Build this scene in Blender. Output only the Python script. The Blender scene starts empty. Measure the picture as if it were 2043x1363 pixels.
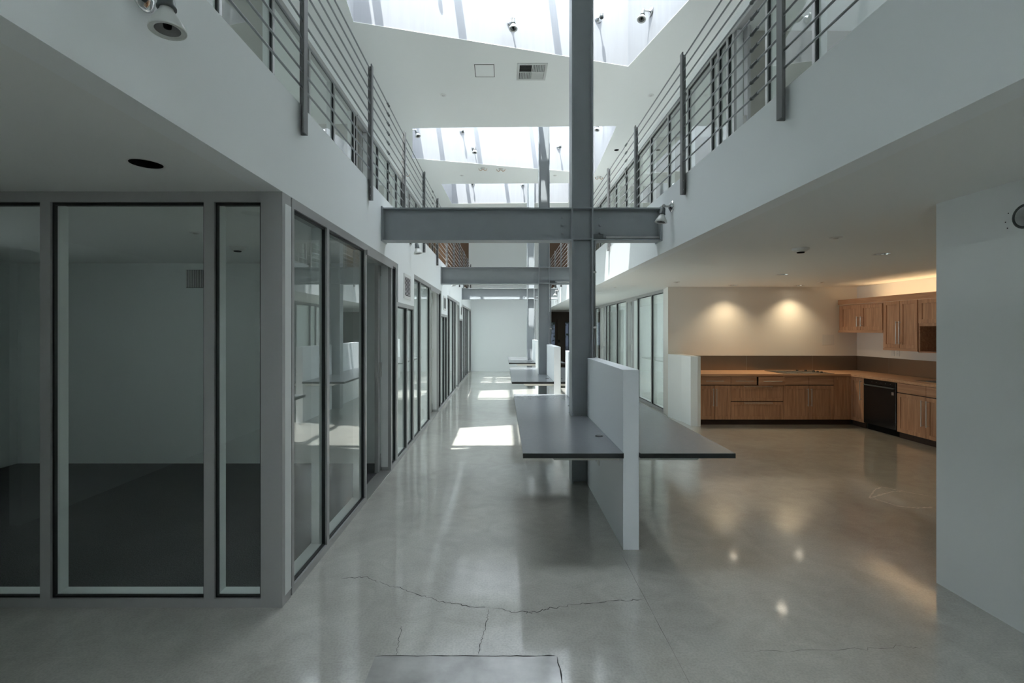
import bpy, bmesh, math, random
from mathutils import Vector, Matrix
from mathutils.geometry import tessellate_polygon
random.seed(7)
C = bpy.context.scene
COL = C.collection

# ------------------------------------------------------------------ camera
cam_d = bpy.data.cameras.new('camera')
cam_d.sensor_width = 36.0
cam_d.lens = 950.0 / 2043.0 * 36.0
cam_d.shift_x = 16.5 / 2043.0
cam_d.shift_y = -22.5 / 2043.0
cam_d.clip_start = 0.02
cam = bpy.data.objects.new('camera', cam_d)
COL.objects.link(cam)
cam.location = (0, 0, 1.6)
cam.rotation_euler = (math.pi / 2, 0, 0)
C.camera = cam

# ------------------------------------------------------------------ world, sun, exposure
W = bpy.data.worlds.new('sky'); C.world = W; W.use_nodes = True
wn = W.node_tree.nodes; wl = W.node_tree.links; wn.clear()
wo = wn.new('ShaderNodeOutputWorld'); wb = wn.new('ShaderNodeBackground')
wb.inputs[0].default_value = (0.90, 0.945, 1.0, 1)
SKY = 8.0
wb.inputs[1].default_value = SKY
wl.new(wb.outputs[0], wo.inputs[0])
sun_d = bpy.data.lights.new('sun', 'SUN'); sun_d.energy = 12.0; sun_d.angle = math.radians(0.53)
sun_d.color = (1.0, 0.97, 0.92)
sun = bpy.data.objects.new('sun', sun_d); COL.objects.link(sun)
SUNV = Vector((0.133, 0.30, -1.0))
sun.rotation_euler = SUNV.to_track_quat('-Z', 'Y').to_euler()
sun.location = (0, 0, 12)
vs = C.view_settings
vs.view_transform = 'Standard'; vs.look = 'None'; vs.gamma = 1.0; vs.use_curve_mapping = False
vs.exposure = 0.52
C.cycles.use_denoising = True
C.cycles.max_bounces = 10; C.cycles.diffuse_bounces = 6; C.cycles.use_adaptive_sampling = True; C.cycles.adaptive_threshold = 0.025; C.cycles.glossy_bounces = 6
C.cycles.transparent_max_bounces = 24; C.cycles.transmission_bounces = 8
C.cycles.sample_clamp_indirect = 8.0
C.cycles.caustics_reflective = False; C.cycles.caustics_refractive = False

# ------------------------------------------------------------------ materials
def mat(name, col, rough=0.6, metal=0.0, spec=0.5, noise=None, bump=0.0, nscale=8.0, coat=0.0, stretch=None, detail=6.0, rvar=0.0):
    m = bpy.data.materials.new(name); m.use_nodes = True
    nt = m.node_tree; N = nt.nodes; L = nt.links
    p = N['Principled BSDF']
    p.inputs['Base Color'].default_value = (*col, 1)
    p.inputs['Roughness'].default_value = rough
    p.inputs['Metallic'].default_value = metal
    p.inputs['Specular IOR Level'].default_value = spec
    if coat: p.inputs['Coat Weight'].default_value = coat; p.inputs['Coat Roughness'].default_value = 0.1
    if noise or bump or rvar:
        tc = N.new('ShaderNodeTexCoord'); mp = N.new('ShaderNodeMapping')
        L.new(tc.outputs['Object'], mp.inputs[0])
        if stretch: mp.inputs['Scale'].default_value = stretch
        nz = N.new('ShaderNodeTexNoise'); nz.inputs['Scale'].default_value = nscale
        nz.inputs['Detail'].default_value = detail; nz.inputs['Roughness'].default_value = 0.6
        L.new(mp.outputs[0], nz.inputs['Vector'])
        if noise:
            cr = N.new('ShaderNodeValToRGB'); cr.color_ramp.elements[0].position = 0.3; cr.color_ramp.elements[1].position = 0.7
            cr.color_ramp.elements[0].color = (*col, 1); cr.color_ramp.elements[1].color = (*noise, 1)
            L.new(nz.outputs[0], cr.inputs[0]); L.new(cr.outputs[0], p.inputs['Base Color'])
        if rvar:
            mr = N.new('ShaderNodeMapRange'); mr.inputs['From Min'].default_value = 0.3; mr.inputs['From Max'].default_value = 0.7
            mr.inputs['To Min'].default_value = rough; mr.inputs['To Max'].default_value = rough + rvar
            L.new(nz.outputs[0], mr.inputs[0]); L.new(mr.outputs[0], p.inputs['Roughness'])
        if bump:
            b = N.new('ShaderNodeBump'); b.inputs['Strength'].default_value = bump; b.inputs['Distance'].default_value = 0.002
            L.new(nz.outputs[0], b.inputs['Height']); L.new(b.outputs[0], p.inputs['Normal'])
    return m

def emit(name, col, s):
    m = bpy.data.materials.new(name); m.use_nodes = True
    p = m.node_tree.nodes['Principled BSDF']
    p.inputs['Base Color'].default_value = (*col, 1)
    p.inputs['Emission Color'].default_value = (*col, 1); p.inputs['Emission Strength'].default_value = s
    return m

def glass(name, tint, refl=1.0):
    m = bpy.data.materials.new(name); m.use_nodes = True
    nt = m.node_tree; N = nt.nodes; L = nt.links; N.clear()
    o = N.new('ShaderNodeOutputMaterial'); mx = N.new('ShaderNodeMixShader')
    tr = N.new('ShaderNodeBsdfTransparent'); tr.inputs[0].default_value = (*tint, 1)
    gl = N.new('ShaderNodeBsdfGlossy'); gl.inputs['Roughness'].default_value = 0.0
    gl.inputs[0].default_value = (refl, refl, refl, 1)
    fr = N.new('ShaderNodeFresnel'); fr.inputs[0].default_value = 1.5
    # fresnel with the geometric normal turned to the viewer so both faces behave alike
    geo = N.new('ShaderNodeNewGeometry')
    ma = N.new('ShaderNodeVectorMath'); ma.operation = 'DOT_PRODUCT'
    L.new(geo.outputs['Incoming'], ma.inputs[0]); L.new(geo.outputs['Normal'], ma.inputs[1])
    ab = N.new('ShaderNodeMath'); ab.operation = 'ABSOLUTE'; L.new(ma.outputs['Value'], ab.inputs[0])
    om = N.new('ShaderNodeMath'); om.operation = 'SUBTRACT'; om.inputs[0].default_value = 1.0; L.new(ab.outputs[0], om.inputs[1])
    pw = N.new('ShaderNodeMath'); pw.operation = 'POWER'; pw.inputs[1].default_value = 5.0; L.new(om.outputs[0], pw.inputs[0])
    ml = N.new('ShaderNodeMath'); ml.operation = 'MULTIPLY_ADD'; ml.inputs[1].default_value = 0.94; ml.inputs[2].default_value = 0.05
    L.new(pw.outputs[0], ml.inputs[0])
    L.new(ml.outputs[0], mx.inputs[0]); L.new(tr.outputs[0], mx.inputs[1]); L.new(gl.outputs[0], mx.inputs[2])
    L.new(mx.outputs[0], o.inputs[0])
    return m

def wood(name, c1, c2, axis=2, rough=0.45):
    m = bpy.data.materials.new(name); m.use_nodes = True
    nt = m.node_tree; N = nt.nodes; L = nt.links; p = N['Principled BSDF']
    tc = N.new('ShaderNodeTexCoord'); mp = N.new('ShaderNodeMapping'); L.new(tc.outputs['Object'], mp.inputs[0])
    s = [22, 22, 22]; s[axis] = 1.3; mp.inputs['Scale'].default_value = s
    nz = N.new('ShaderNodeTexNoise'); nz.inputs['Scale'].default_value = 1.6; nz.inputs['Detail'].default_value = 8; nz.inputs['Distortion'].default_value = 0.6
    L.new(mp.outputs[0], nz.inputs[0])
    cr = N.new('ShaderNodeValToRGB'); cr.color_ramp.elements[0].position = 0.32; cr.color_ramp.elements[1].position = 0.68
    cr.color_ramp.elements[0].color = (*c1, 1); cr.color_ramp.elements[1].color = (*c2, 1)
    L.new(nz.outputs[0], cr.inputs[0]); L.new(cr.outputs[0], p.inputs['Base Color'])
    p.inputs['Roughness'].default_value = rough
    b = N.new('ShaderNodeBump'); b.inputs['Strength'].default_value = 0.1; b.inputs['Distance'].default_value = 0.001
    L.new(nz.outputs[0], b.inputs['Height']); L.new(b.outputs[0], p.inputs['Normal'])
    return m

def concrete():
    m = bpy.data.materials.new('polished_concrete'); m.use_nodes = True
    nt = m.node_tree; N = nt.nodes; L = nt.links; p = N['Principled BSDF']
    tc = N.new('ShaderNodeTexCoord')
    n1 = N.new('ShaderNodeTexNoise'); n1.inputs['Scale'].default_value = 0.9; n1.inputs['Detail'].default_value = 7; n1.inputs['Roughness'].default_value = 0.62; n1.inputs['Distortion'].default_value = 0.7
    n2 = N.new('ShaderNodeTexNoise'); n2.inputs['Scale'].default_value = 90; n2.inputs['Detail'].default_value = 4
    n3 = N.new('ShaderNodeTexNoise'); n3.inputs['Scale'].default_value = 4.5; n3.inputs['Detail'].default_value = 6; n3.inputs['Distortion'].default_value = 1.5
    for n in (n1, n2, n3): L.new(tc.outputs['Object'], n.inputs['Vector'])
    c1 = N.new('ShaderNodeValToRGB'); e = c1.color_ramp.elements
    e[0].position = 0.3; e[0].color = (0.40, 0.39, 0.355, 1); e[1].position = 0.72; e[1].color = (0.56, 0.555, 0.51, 1)
    L.new(n1.outputs[0], c1.inputs[0])
    c2 = N.new('ShaderNodeValToRGB'); e = c2.color_ramp.elements
    e[0].position = 0.32; e[0].color = (0.82, 0.82, 0.82, 1); e[1].position = 0.6; e[1].color = (1, 1, 1, 1)
    L.new(n2.outputs[0], c2.inputs[0])
    c3 = N.new('ShaderNodeValToRGB'); e = c3.color_ramp.elements
    e[0].position = 0.25; e[0].color = (0.86, 0.85, 0.83, 1); e[1].position = 0.7; e[1].color = (1.06, 1.06, 1.05, 1)
    L.new(n3.outputs[0], c3.inputs[0])
    m1 = N.new('ShaderNodeMixRGB'); m1.blend_type = 'MULTIPLY'; m1.inputs[0].default_value = 1; L.new(c1.outputs[0], m1.inputs[1]); L.new(c2.outputs[0], m1.inputs[2])
    m2 = N.new('ShaderNodeMixRGB'); m2.blend_type = 'MULTIPLY'; m2.inputs[0].default_value = 1; L.new(m1.outputs[0], m2.inputs[1]); L.new(c3.outputs[0], m2.inputs[2])
    L.new(m2.outputs[0], p.inputs['Base Color'])
    mr = N.new('ShaderNodeMapRange'); mr.inputs['From Min'].default_value = 0.3; mr.inputs['From Max'].default_value = 0.7
    mr.inputs['To Min'].default_value = 0.14; mr.inputs['To Max'].default_value = 0.3
    p.inputs['Roughness'].default_value = 0.3
    n4 = N.new('ShaderNodeTexNoise'); n4.inputs['Scale'].default_value = 2.2; n4.inputs['Detail'].default_value = 1.5; L.new(tc.outputs['Object'], n4.inputs['Vector'])
    b0 = N.new('ShaderNodeBump'); b0.inputs['Strength'].default_value = 0.25; b0.inputs['Distance'].default_value = 0.002
    L.new(n4.outputs[0], b0.inputs['Height'])
    p.inputs['Specular IOR Level'].default_value = 0.5
    p.inputs['Coat Weight'].default_value = 1.0; p.inputs['Coat IOR'].default_value = 1.72; p.inputs['Coat Roughness'].default_value = 0.085
    L.new(b0.outputs[0], p.inputs['Coat Normal'])
    b = N.new('ShaderNodeBump'); b.inputs['Strength'].default_value = 0.12; b.inputs['Distance'].default_value = 0.0012
    L.new(n4.outputs[0], b.inputs['Height']); L.new(b.outputs[0], p.inputs['Normal'])
    return m

M = {}
M['paint'] = mat('white_wall_paint', (0.86, 0.885, 0.885), 0.55, bump=0.05, nscale=60, spec=0.3)
M['ceil'] = mat('white_ceiling_paint', (0.84, 0.855, 0.835), 0.6, bump=0.04, nscale=60, spec=0.3)
M['warm'] = mat('cream_kitchen_paint', (0.80, 0.78, 0.74), 0.55, bump=0.05, nscale=60, spec=0.3)
M['room'] = mat('grey_office_paint', (0.70, 0.735, 0.72), 0.7)
M['taupe'] = mat('taupe_office_paint', (0.40, 0.39, 0.35), 0.7)
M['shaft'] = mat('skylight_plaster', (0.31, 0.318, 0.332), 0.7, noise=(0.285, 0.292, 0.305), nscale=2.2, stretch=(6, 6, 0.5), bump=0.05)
M['brown'] = mat('brown_lobby_paint', (0.135, 0.11, 0.09), 0.6)
M['steel'] = mat('grey_painted_steel', (0.33, 0.355, 0.37), 0.42, noise=(0.36, 0.385, 0.40), nscale=5, spec=0.4)
M['rail'] = mat('grey_rail_steel', (0.27, 0.285, 0.29), 0.4, metal=0.3)
M['post'] = mat('grey_post_steel', (0.17, 0.172, 0.172), 0.45)
M['alu'] = mat('satin_aluminium_frame', (0.42, 0.42, 0.415), 0.38, metal=0.35)
M['gasket'] = mat('black_gasket', (0.012, 0.014, 0.015), 0.5)
M['reveal'] = mat('white_reveal', (0.78, 0.80, 0.79), 0.5)
M['glass'] = glass('clear_glass', (0.945, 0.97, 0.96))
M['tinted'] = glass('tinted_glass', (0.09, 0.10, 0.115))
M['roofglass'] = glass('skylight_glass', (0.96, 0.985, 1.0))
M['frost'] = bpy.data.materials.new('frosted_roof_sheet'); M['frost'].use_nodes = True  # diffusing sheet for the two added skylights
_n = M['frost'].node_tree.nodes; _l = M['frost'].node_tree.links; _n.clear()
_o = _n.new('ShaderNodeOutputMaterial'); _t = _n.new('ShaderNodeBsdfTranslucent'); _t.inputs[0].default_value = (.84, .88, .9, 1)
_l.new(_t.outputs[0], _o.inputs[0])
M['concrete'] = concrete()
M['patch'] = mat('concrete_patch', (0.26, 0.255, 0.24), 0.3, noise=(0.50, 0.495, 0.47), nscale=3.4, bump=0.15, spec=0.5, coat=1.0)
M['patch'].node_tree.nodes['Principled BSDF'].inputs['Coat IOR'].default_value = 1.72
M['crack'] = mat('crack_shadow', (0.035, 0.033, 0.03), 0.8)  # dark line colour for cracks and patch joints
M['chalk'] = mat('chalky_residue', (0.68, 0.65, 0.60), 0.7, noise=(0.48, 0.45, 0.41), nscale=30)
M['scuff'] = mat('joint_line', (0.13, 0.125, 0.11), 0.5)
M['carpet'] = mat('charcoal_carpet', (0.022, 0.023, 0.024), 1.0, noise=(0.11, 0.112, 0.115), nscale=130, spec=0.05, bump=0.9, detail=3)
M['lam'] = mat('grey_laminate', (0.17, 0.18, 0.19), 0.24, spec=0.5, noise=(0.185, 0.195, 0.205), nscale=40)
M['edge'] = mat('black_desk_edge', (0.012, 0.012, 0.013), 0.35)
M['apron'] = mat('white_apron', (0.72, 0.71, 0.67), 0.5)
M['divider'] = mat('divider_paint', (0.84, 0.87, 0.90), 0.5, spec=0.35)
M['wood'] = wood('oak_veneer_upright', (0.41, 0.215, 0.125), (0.60, 0.345, 0.21), 2)
M['woodh'] = wood('oak_veneer_flat', (0.42, 0.22, 0.128), (0.59, 0.34, 0.21), 0)
M['woody'] = wood('oak_veneer_deep', (0.42, 0.22, 0.128), (0.59, 0.34, 0.21), 1)
M['wooddark'] = wood('dark_toe_kick', (0.03, 0.016, 0.012), (0.05, 0.028, 0.02), 0, 0.6)
M['block'] = wood('butcher_block', (0.50, 0.27, 0.15), (0.66, 0.40, 0.24), 0, 0.35)
M['stainless'] = mat('brushed_stainless', (0.30, 0.25, 0.21), 0.3, metal=0.85, noise=(0.34, 0.28, 0.23), nscale=2)
M['hob'] = mat('grey_hob_metal', (0.22, 0.20, 0.18), 0.25, metal=0.6)
M['chrome'] = mat('chrome', (0.72, 0.73, 0.74), 0.12, metal=1.0)
M['satin'] = mat('satin_nickel', (0.62, 0.61, 0.59), 0.28, metal=0.9)
M['black'] = mat('black_enamel', (0.012, 0.012, 0.013), 0.25)
M['blackmatt'] = mat('black_matt', (0.006, 0.006, 0.006), 0.9, spec=0.1)
M['dark'] = mat('dark_grey_socket', (0.10, 0.11, 0.11), 0.4, metal=0.3)
M['bulb'] = mat('frosted_bulb', (0.55, 0.56, 0.53), 0.3)
M['bulbin'] = mat('bulb_reflector', (0.16, 0.16, 0.155), 0.2)
M['plastic'] = mat('white_plastic', (0.72, 0.72, 0.70), 0.4)
M['grille'] = mat('vent_enamel', (0.62, 0.63, 0.61), 0.45)
M['lit'] = emit('lit_lamp', (1.0, 0.88, 0.68), 7.0)
M['asphalt'] = mat('pale_paving', (0.35, 0.35, 0.33), 0.9, noise=(0.25, 0.25, 0.24), nscale=3)
M['leaf'] = mat('green_leaves', (0.05, 0.13, 0.03), 0.7, noise=(0.12, 0.22, 0.06), nscale=9)

# ------------------------------------------------------------------ helpers
ORG = {}
class MB:
    def __init__(s): s.v = []; s.f = []; s.sm = []
    def add(s, vs, fs, smooth=False):
        k = len(s.v); s.v += [tuple(v) for v in vs]; s.f += [tuple(i + k for i in f) for f in fs]; s.sm += [smooth] * len(fs); return s
    def box(s, x0, x1, y0, y1, z0, z1):
        x0, x1 = min(x0, x1), max(x0, x1); y0, y1 = min(y0, y1), max(y0, y1); z0, z1 = min(z0, z1), max(z0, z1)
        v = [(x, y, z) for z in (z0, z1) for y in (y0, y1) for x in (x0, x1)]
        return s.add(v, [(0, 2, 3, 1), (4, 5, 7, 6), (0, 1, 5, 4), (2, 6, 7, 3), (0, 4, 6, 2), (1, 3, 7, 5)])
    def prism(s, poly, z0, z1, fn=None):
        fn = fn or (lambda a, b, c: (a, b, c))
        n = len(poly); v = [fn(x, y, z0) for x, y in poly] + [fn(x, y, z1) for x, y in poly]
        return s.add(v, [tuple(range(n - 1, -1, -1)), tuple(range(n, 2 * n))] + [(i, (i + 1) % n, (i + 1) % n + n, i + n) for i in range(n)])
    def plate(s, outer, holes, z0, z1, fn=None):
        fn = fn or (lambda a, b, c: (a, b, c))
        loops = [outer] + holes; flat = [p for l in loops for p in l]; n = len(flat)
        tris = tessellate_polygon([[Vector((p[0], p[1], 0)) for p in l] for l in loops])
        v = [fn(p[0], p[1], z0) for p in flat] + [fn(p[0], p[1], z1) for p in flat]
        f = [tuple(t) for t in tris] + [tuple(i + n for i in reversed(t)) for t in tris]
        k = 0
        for l in loops:
            m = len(l)
            f += [(k + i, k + (i + 1) % m, k + (i + 1) % m + n, k + i + n) for i in range(m)]; k += m
        return s.add(v, f)
    def cyl(s, p0, p1, r0, r1=None, n=12, smooth=True, caps=True):
        r1 = r0 if r1 is None else r1
        p0, p1 = Vector(p0), Vector(p1); d = (p1 - p0).normalized()
        a = d.orthogonal().normalized(); b = d.cross(a)
        v = []
        for p, r in ((p0, r0), (p1, r1)):
            v += [p + (a * math.cos(t) + b * math.sin(t)) * r for t in [2 * math.pi * i / n for i in range(n)]]
        s.add(v, [(i, (i + 1) % n, (i + 1) % n + n, i + n) for i in range(n)], smooth)
        if caps: s.add(v, [tuple(range(n - 1, -1, -1)), tuple(range(n, 2 * n))])
        return s
    def lathe(s, prof, p0, d, n=24, smooth=True):
        p0 = Vector(p0); d = Vector(d).normalized(); a = d.orthogonal().normalized(); b = d.cross(a)
        v = []
        for h, r in prof:
            v += [p0 + d * h + (a * math.cos(t) + b * math.sin(t)) * max(r, 1e-4) for t in [2 * math.pi * i / n for i in range(n)]]
        f = []
        for k in range(len(prof) - 1):
            f += [(k * n + i, k * n + (i + 1) % n, (k + 1) * n + (i + 1) % n, (k + 1) * n + i) for i in range(n)]
        return s.add(v, f, smooth)
    def build(s, name, m, parent=None, bevel=0.0, org=None):
        o0 = Vector(org) if org is not None else (ORG.get(parent.name, Vector((0, 0, 0))) if parent else Vector((0, 0, 0)))
        me = bpy.data.meshes.new(name)
        me.from_pydata([tuple(Vector(v) - o0) for v in s.v], [], s.f)
        for p, q in zip(me.polygons, s.sm): p.use_smooth = q
        bm = bmesh.new(); bm.from_mesh(me); bmesh.ops.recalc_face_normals(bm, faces=bm.faces)
        bm.to_mesh(me); bm.free()
        me.materials.append(m)
        o = bpy.data.objects.new(name, me); COL.objects.link(o)
        if parent: o.parent = parent
        else: o.location = o0
        ORG[o.name] = o0
        if bevel:
            b = o.modifiers.new('bevel', 'BEVEL'); b.width = bevel; b.segments = 2; b.limit_method = 'ANGLE'
        return o

def bx(*a): return MB().box(*a)
def thing(name, label, cat, loc=(0, 0, 0), group=None, kind=None):
    o = bpy.data.objects.new(name, None); COL.objects.link(o); o.location = loc; o.empty_display_size = 0.1
    ORG[o.name] = Vector(loc); tag(o, label, cat, group, kind); return o
def tag(o, label=None, cat=None, group=None, kind=None):
    if label: o['label'] = label
    if cat: o['category'] = cat
    if group: o['group'] = group
    if kind: o['kind'] = kind
    return o
def struct(name, mb, m, bevel=0):
    o = mb.build(name, m, None, bevel); o['kind'] = 'structure'; return o
def sroot(name, loc=(0, 0, 0)):
    o = bpy.data.objects.new(name, None); COL.objects.link(o); o.location = loc; o['kind'] = 'structure'
    ORG[o.name] = Vector(loc); return o
def circle(cx, cy, r, n=28): return [(cx + r * math.cos(2 * math.pi * i / n), cy + r * math.sin(2 * math.pi * i / n)) for i in range(n)]
def rect(x0, x1, y0, y1): return [(x0, y0), (x1, y0), (x1, y1), (x0, y1)]

XL, XR, ZL, ZF, ZC, YE = -1.277, 1.65, 2.4, 3.0, 5.5, 18.5
X0, X1, Y0, Y1 = -5.9, 7.0, -6.0, 21.0

# ------------------------------------------------------------------ floor and its marks
floor = struct('floor', bx(X0 - .2, X1 + .2, Y0 - .2, Y1 + .2, -0.2, 0), M['concrete'])
struct('floor_carpet', bx(-5.81, -1.42, 2.87, 5.69, 0.0, 0.008), M['carpet'])
def ribbon(pts, w, z, sub=8, jit=0.012, taper=True):
    mb = MB(); P = []
    for a, b in zip(pts[:-1], pts[1:]):
        for i in range(sub):
            t = i / sub; P.append(Vector((a[0] + (b[0] - a[0]) * t + random.uniform(-jit, jit), a[1] + (b[1] - a[1]) * t + random.uniform(-jit, jit), z)))
    P.append(Vector((*pts[-1], z)))
    v = []
    for i, p in enumerate(P):
        q = P[min(i + 1, len(P) - 1)] - P[max(i - 1, 0)]; q.normalize(); n = Vector((-q.y, q.x, 0))
        ww = w * (0.35 + random.random()) * 0.5
        if taper and (i == 0 or i == len(P) - 1): ww *= 0.2
        v += [p + n * ww, p - n * ww]
    mb.add(v, [(2 * i, 2 * i + 1, 2 * i + 3, 2 * i + 2) for i in range(len(P) - 1)]); return mb
def fl(x, y):   # where a picture point lies on the floor, used only to lay out measured marks
    Y = 950 * 1.6 / (y - 659); return ((x - 1005) / 950 * Y, Y)
ribbon([fl(682, 1153), fl(730, 1152), fl(778, 1169), fl(800, 1174), fl(840, 1190), fl(880, 1200), fl(930, 1210), fl(968, 1213)], 0.0045, 0.0008).build('crack', M['crack'], floor)
ribbon([fl(985, 1215), fl(1048, 1223), fl(1060, 1223), fl(1100, 1214), fl(1160, 1205), fl(1230, 1198), fl(1284, 1197)], 0.0045, 0.0008).build('crack', M['crack'], floor)
ribbon([fl(976, 1215), fl(972, 1240), fl(962, 1275), fl(955, 1306)], 0.0035, 0.0008, jit=.006).build('crack', M['crack'], floor)
ribbon([fl(800, 1250), fl(795, 1285), fl(790, 1308)], 0.0035, 0.0008, jit=.006).build('crack', M['crack'], floor)
ribbon([(0.842, 3.40), (0.842, 0.6)], 0.003, 0.0006, sub=20, jit=.001).build('control_joint', M['scuff'], floor)
ribbon([fl(1500, 1300), fl(1700, 1297), fl(1790, 1290), fl(1840, 1292)], 0.003, 0.0006).build('crack', M['scuff'], floor)
pp = rect(-0.63, 0.262, 0.9, 2.335)
MB().prism(pp, 0.0, 0.0012).build('floor_patch', M['patch'], floor)
ribbon([(-.63, 2.335), (-.3, 2.34), (.0, 2.335), (.25, 2.34)], 0.006, 0.0018, jit=.003).build('patch_joint', M['crack'], floor)
ribbon([(.262, 2.33), (.27, 2.0), (.27, 0.9)], 0.008, 0.0018, jit=.003).build('patch_joint', M['crack'], floor)
for pts, w in (([(1734, 994), (1744, 978), (1760, 972), (1785, 977), (1810, 982), (1855, 990)], .014), ([(1734, 994), (1760, 987), (1780, 981), (1800, 981)], .02),
               ([(1734, 994), (1765, 1002), (1790, 1010), (1830, 1014), (1862, 1012)], .018), ([(1738, 991), (1760, 1000), (1778, 1006)], .012)):
    ribbon([fl(*p) for p in pts], w, 0.0007, jit=.006).build('chalk_mark', M['chalk'], floor)

# ------------------------------------------------------------------ ceilings, balconies, walls
DL = [(3.97, 5.0), (4.0, 6.84), (4.08, 8.45), (5.27, 8.50)]
def lslab(name, xa, xb, holes):
    struct(name, MB().plate(rect(xa, xb, Y0, Y1), [circle(x, y, r) for x, y, r in holes], ZL, ZF), M['ceil'])
lslab('ceiling_left', X0, XL - .12, [(-1.72, 2.29, 0.07)])
lslab('ceiling_right', XR + .12, X1, [(x, y, 0.075) for x, y in DL])
struct('wall_left_balcony', bx(XL - .12, XL, Y0, Y1, ZL, ZF + .02), M['paint'])
struct('wall_right_balcony', bx(XR, XR + .12, Y0, Y1, ZL, ZF + .02), M['paint'])
SK = [  # ceiling opening (NL, NR, FR, FL), glazing at the top, cross bars (y0, y1)
    ([(-1.8, -4.6), (2.2, -4.6), (2.0, -2.05), (-1.9, -2.2)], [(-1.85, -4.7), (2.2, -4.7), (2.0, -2.05), (-1.9, -2.2)], [(-4.3, -4.2)]),  # unseen frosted skylight, added behind the camera to brighten the foreground
    ([(-1.72, 4.30), (2.34, 5.0), (1.84, 7.04), (-1.90, 6.02)], [(-1.86, 4.22), (2.34, 5.2), (1.84, 7.04), (-1.90, 6.02)], [(4.375, 4.50)]),
    ([(-1.76, 9.19), (2.15, 9.09), (2.26, 11.86), (-2.07, 10.80)], [(-1.9, 8.87), (2.15, 8.87), (2.26, 11.86), (-2.07, 10.80)], [(9.03, 9.14)]),
    ([(-1.66, 12.70), (1.79, 12.62), (1.97, 14.56), (-1.60, 14.67)], [(-1.66, 12.38), (1.85, 12.38), (1.97, 14.56), (-1.60, 14.67)], [(12.75, 12.95), (13.60, 13.85)]),
    ([(-1.5, 15.35), (1.9, 15.35), (1.9, 16.65), (-1.5, 16.65)], [(-1.5, 15.35), (1.9, 15.35), (1.9, 16.65), (-1.5, 16.65)], []),  # unseen frosted skylight, added beyond the nearest beam to brighten the end wall
]
def off(q, d):
    cx = sum(p[0] for p in q) / 4; cy = sum(p[1] for p in q) / 4
    return [(x + (d if x > cx else -d), y + (d if y > cy else -d)) for x, y in q]
ceil = struct('ceiling', MB().plate(rect(X0, X1, Y0, Y1), [s[0] for s in SK], ZC, ZC + .006), M['ceil'])
ZT = 7.0
for k, (bq, tq, bars) in enumerate(SK):
    ZB = ZC + .0061
    v = [(x, y, ZB) for x, y in bq] + [(x, y, ZT) for x, y in tq] + [(x, y, ZB) for x, y in off(bq, .12)] + [(x, y, ZT) for x, y in off(tq, .12)]
    mb = MB()
    for i in range(4):
        j = (i + 1) % 4
        mb.add([v[i], v[j], v[j + 4], v[i + 4], v[i + 8], v[j + 8], v[j + 12], v[i + 12]],
               [(0, 1, 2, 3), (4, 7, 6, 5), (3, 2, 6, 7), (0, 4, 5, 1), (0, 3, 7, 4), (1, 5, 6, 2)])
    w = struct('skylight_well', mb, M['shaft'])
    x0 = min(p[0] for p in tq); x1 = max(p[0] for p in tq); y0 = min(p[1] for p in tq); y1 = max(p[1] for p in tq)
    MB().prism(off(tq, .1), ZT + .06, ZT + .068).build('skylight_pane', M['frost' if k in (0, 4) else 'roofglass'], w)
    MB().plate(off(tq, .12), [tq], ZT, ZT + .10).build('skylight_curb', M['alu'], w)
    if k in (0, 4): continue
    for xb in (-1.79, -.745, .58) if k == 1 else ((-1.6, -.745, .58) if k == 2 else (-1.25, -.05, 1.15)):
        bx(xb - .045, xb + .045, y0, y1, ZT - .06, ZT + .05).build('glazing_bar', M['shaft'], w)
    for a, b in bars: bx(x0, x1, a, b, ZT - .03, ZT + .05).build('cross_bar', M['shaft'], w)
    # portal guiding the sky light through the opening
    pd = bpy.data.lights.new('skylight_portal', 'AREA'); pd.shape = 'RECTANGLE'; pd.size = x1 - x0; pd.size_y = y1 - y0
    pd.cycles.is_portal = True
    po = bpy.data.objects.new('skylight_portal', pd); COL.objects.link(po); po.location = ((x0 + x1) / 2, (y0 + y1) / 2, ZT + .12)

T = .15
yz = lambda a, b, c: (c, a, b)
# outer walls; unseen ribbon windows added to brighten offices and atrium
FILL_WINDOWS = {-1: [(3.1, 3.5, 1.0, 2.1), (6.2, 18.0, .95, 2.2), (-4.0, 18.0, 4.34, 4.60)], 1: [(9.6, 16.0, .95, 2.2), (-4.0, 18.0, 4.34, 4.60)]}
for sd, nmw, xa, xb in ((-1, 'wall_far_left', X0 - T, X0 + .09), (1, 'wall_far_right', X1, X1 + T)):
    struct(nmw, MB().plate(rect(Y0, Y1, 0, ZC + .12), [rect(*q) for q in FILL_WINDOWS[sd]], xa, xb, yz), M['room'])
    for j, (ya, yb, za, zb) in enumerate(FILL_WINDOWS[sd]):
        r = sroot('window_%d' % (40 + j + (10 if sd > 0 else 0)), ((xa + xb) / 2, ya, za))
        xm = (xa + xb) / 2
        bx(xm - .003, xm + .003, ya, yb, za, zb).build('pane', M['glass'], r)
        m = MB(); k = max(1, round((yb - ya) / 1.5))
        for i in range(1, k): m.box(xm - .03, xm + .03, ya + (yb - ya) * i / k - .025, ya + (yb - ya) * i / k + .025, za, zb)
        m.box(xm - .03, xm + .03, ya, yb, za, za + .04); m.box(xm - .03, xm + .03, ya, yb, zb - .04, zb)
        m.build('window_frame', M['alu'], r)
        pd = bpy.data.lights.new('window_portal', 'AREA'); pd.shape = 'RECTANGLE'; pd.size = zb - za; pd.size_y = yb - ya; pd.cycles.is_portal = True
        po = bpy.data.objects.new('window_portal', pd); COL.objects.link(po); po.location = (xa - .02 if sd < 0 else xb + .02, (ya + yb) / 2, (za + zb) / 2)
        po.rotation_euler = (0, math.pi / 2 * (-1 if sd < 0 else 1), 0)
struct('wall_behind', bx(X0, X1, Y0 - T, Y0, 0, ZC + .12), M['paint'])
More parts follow.
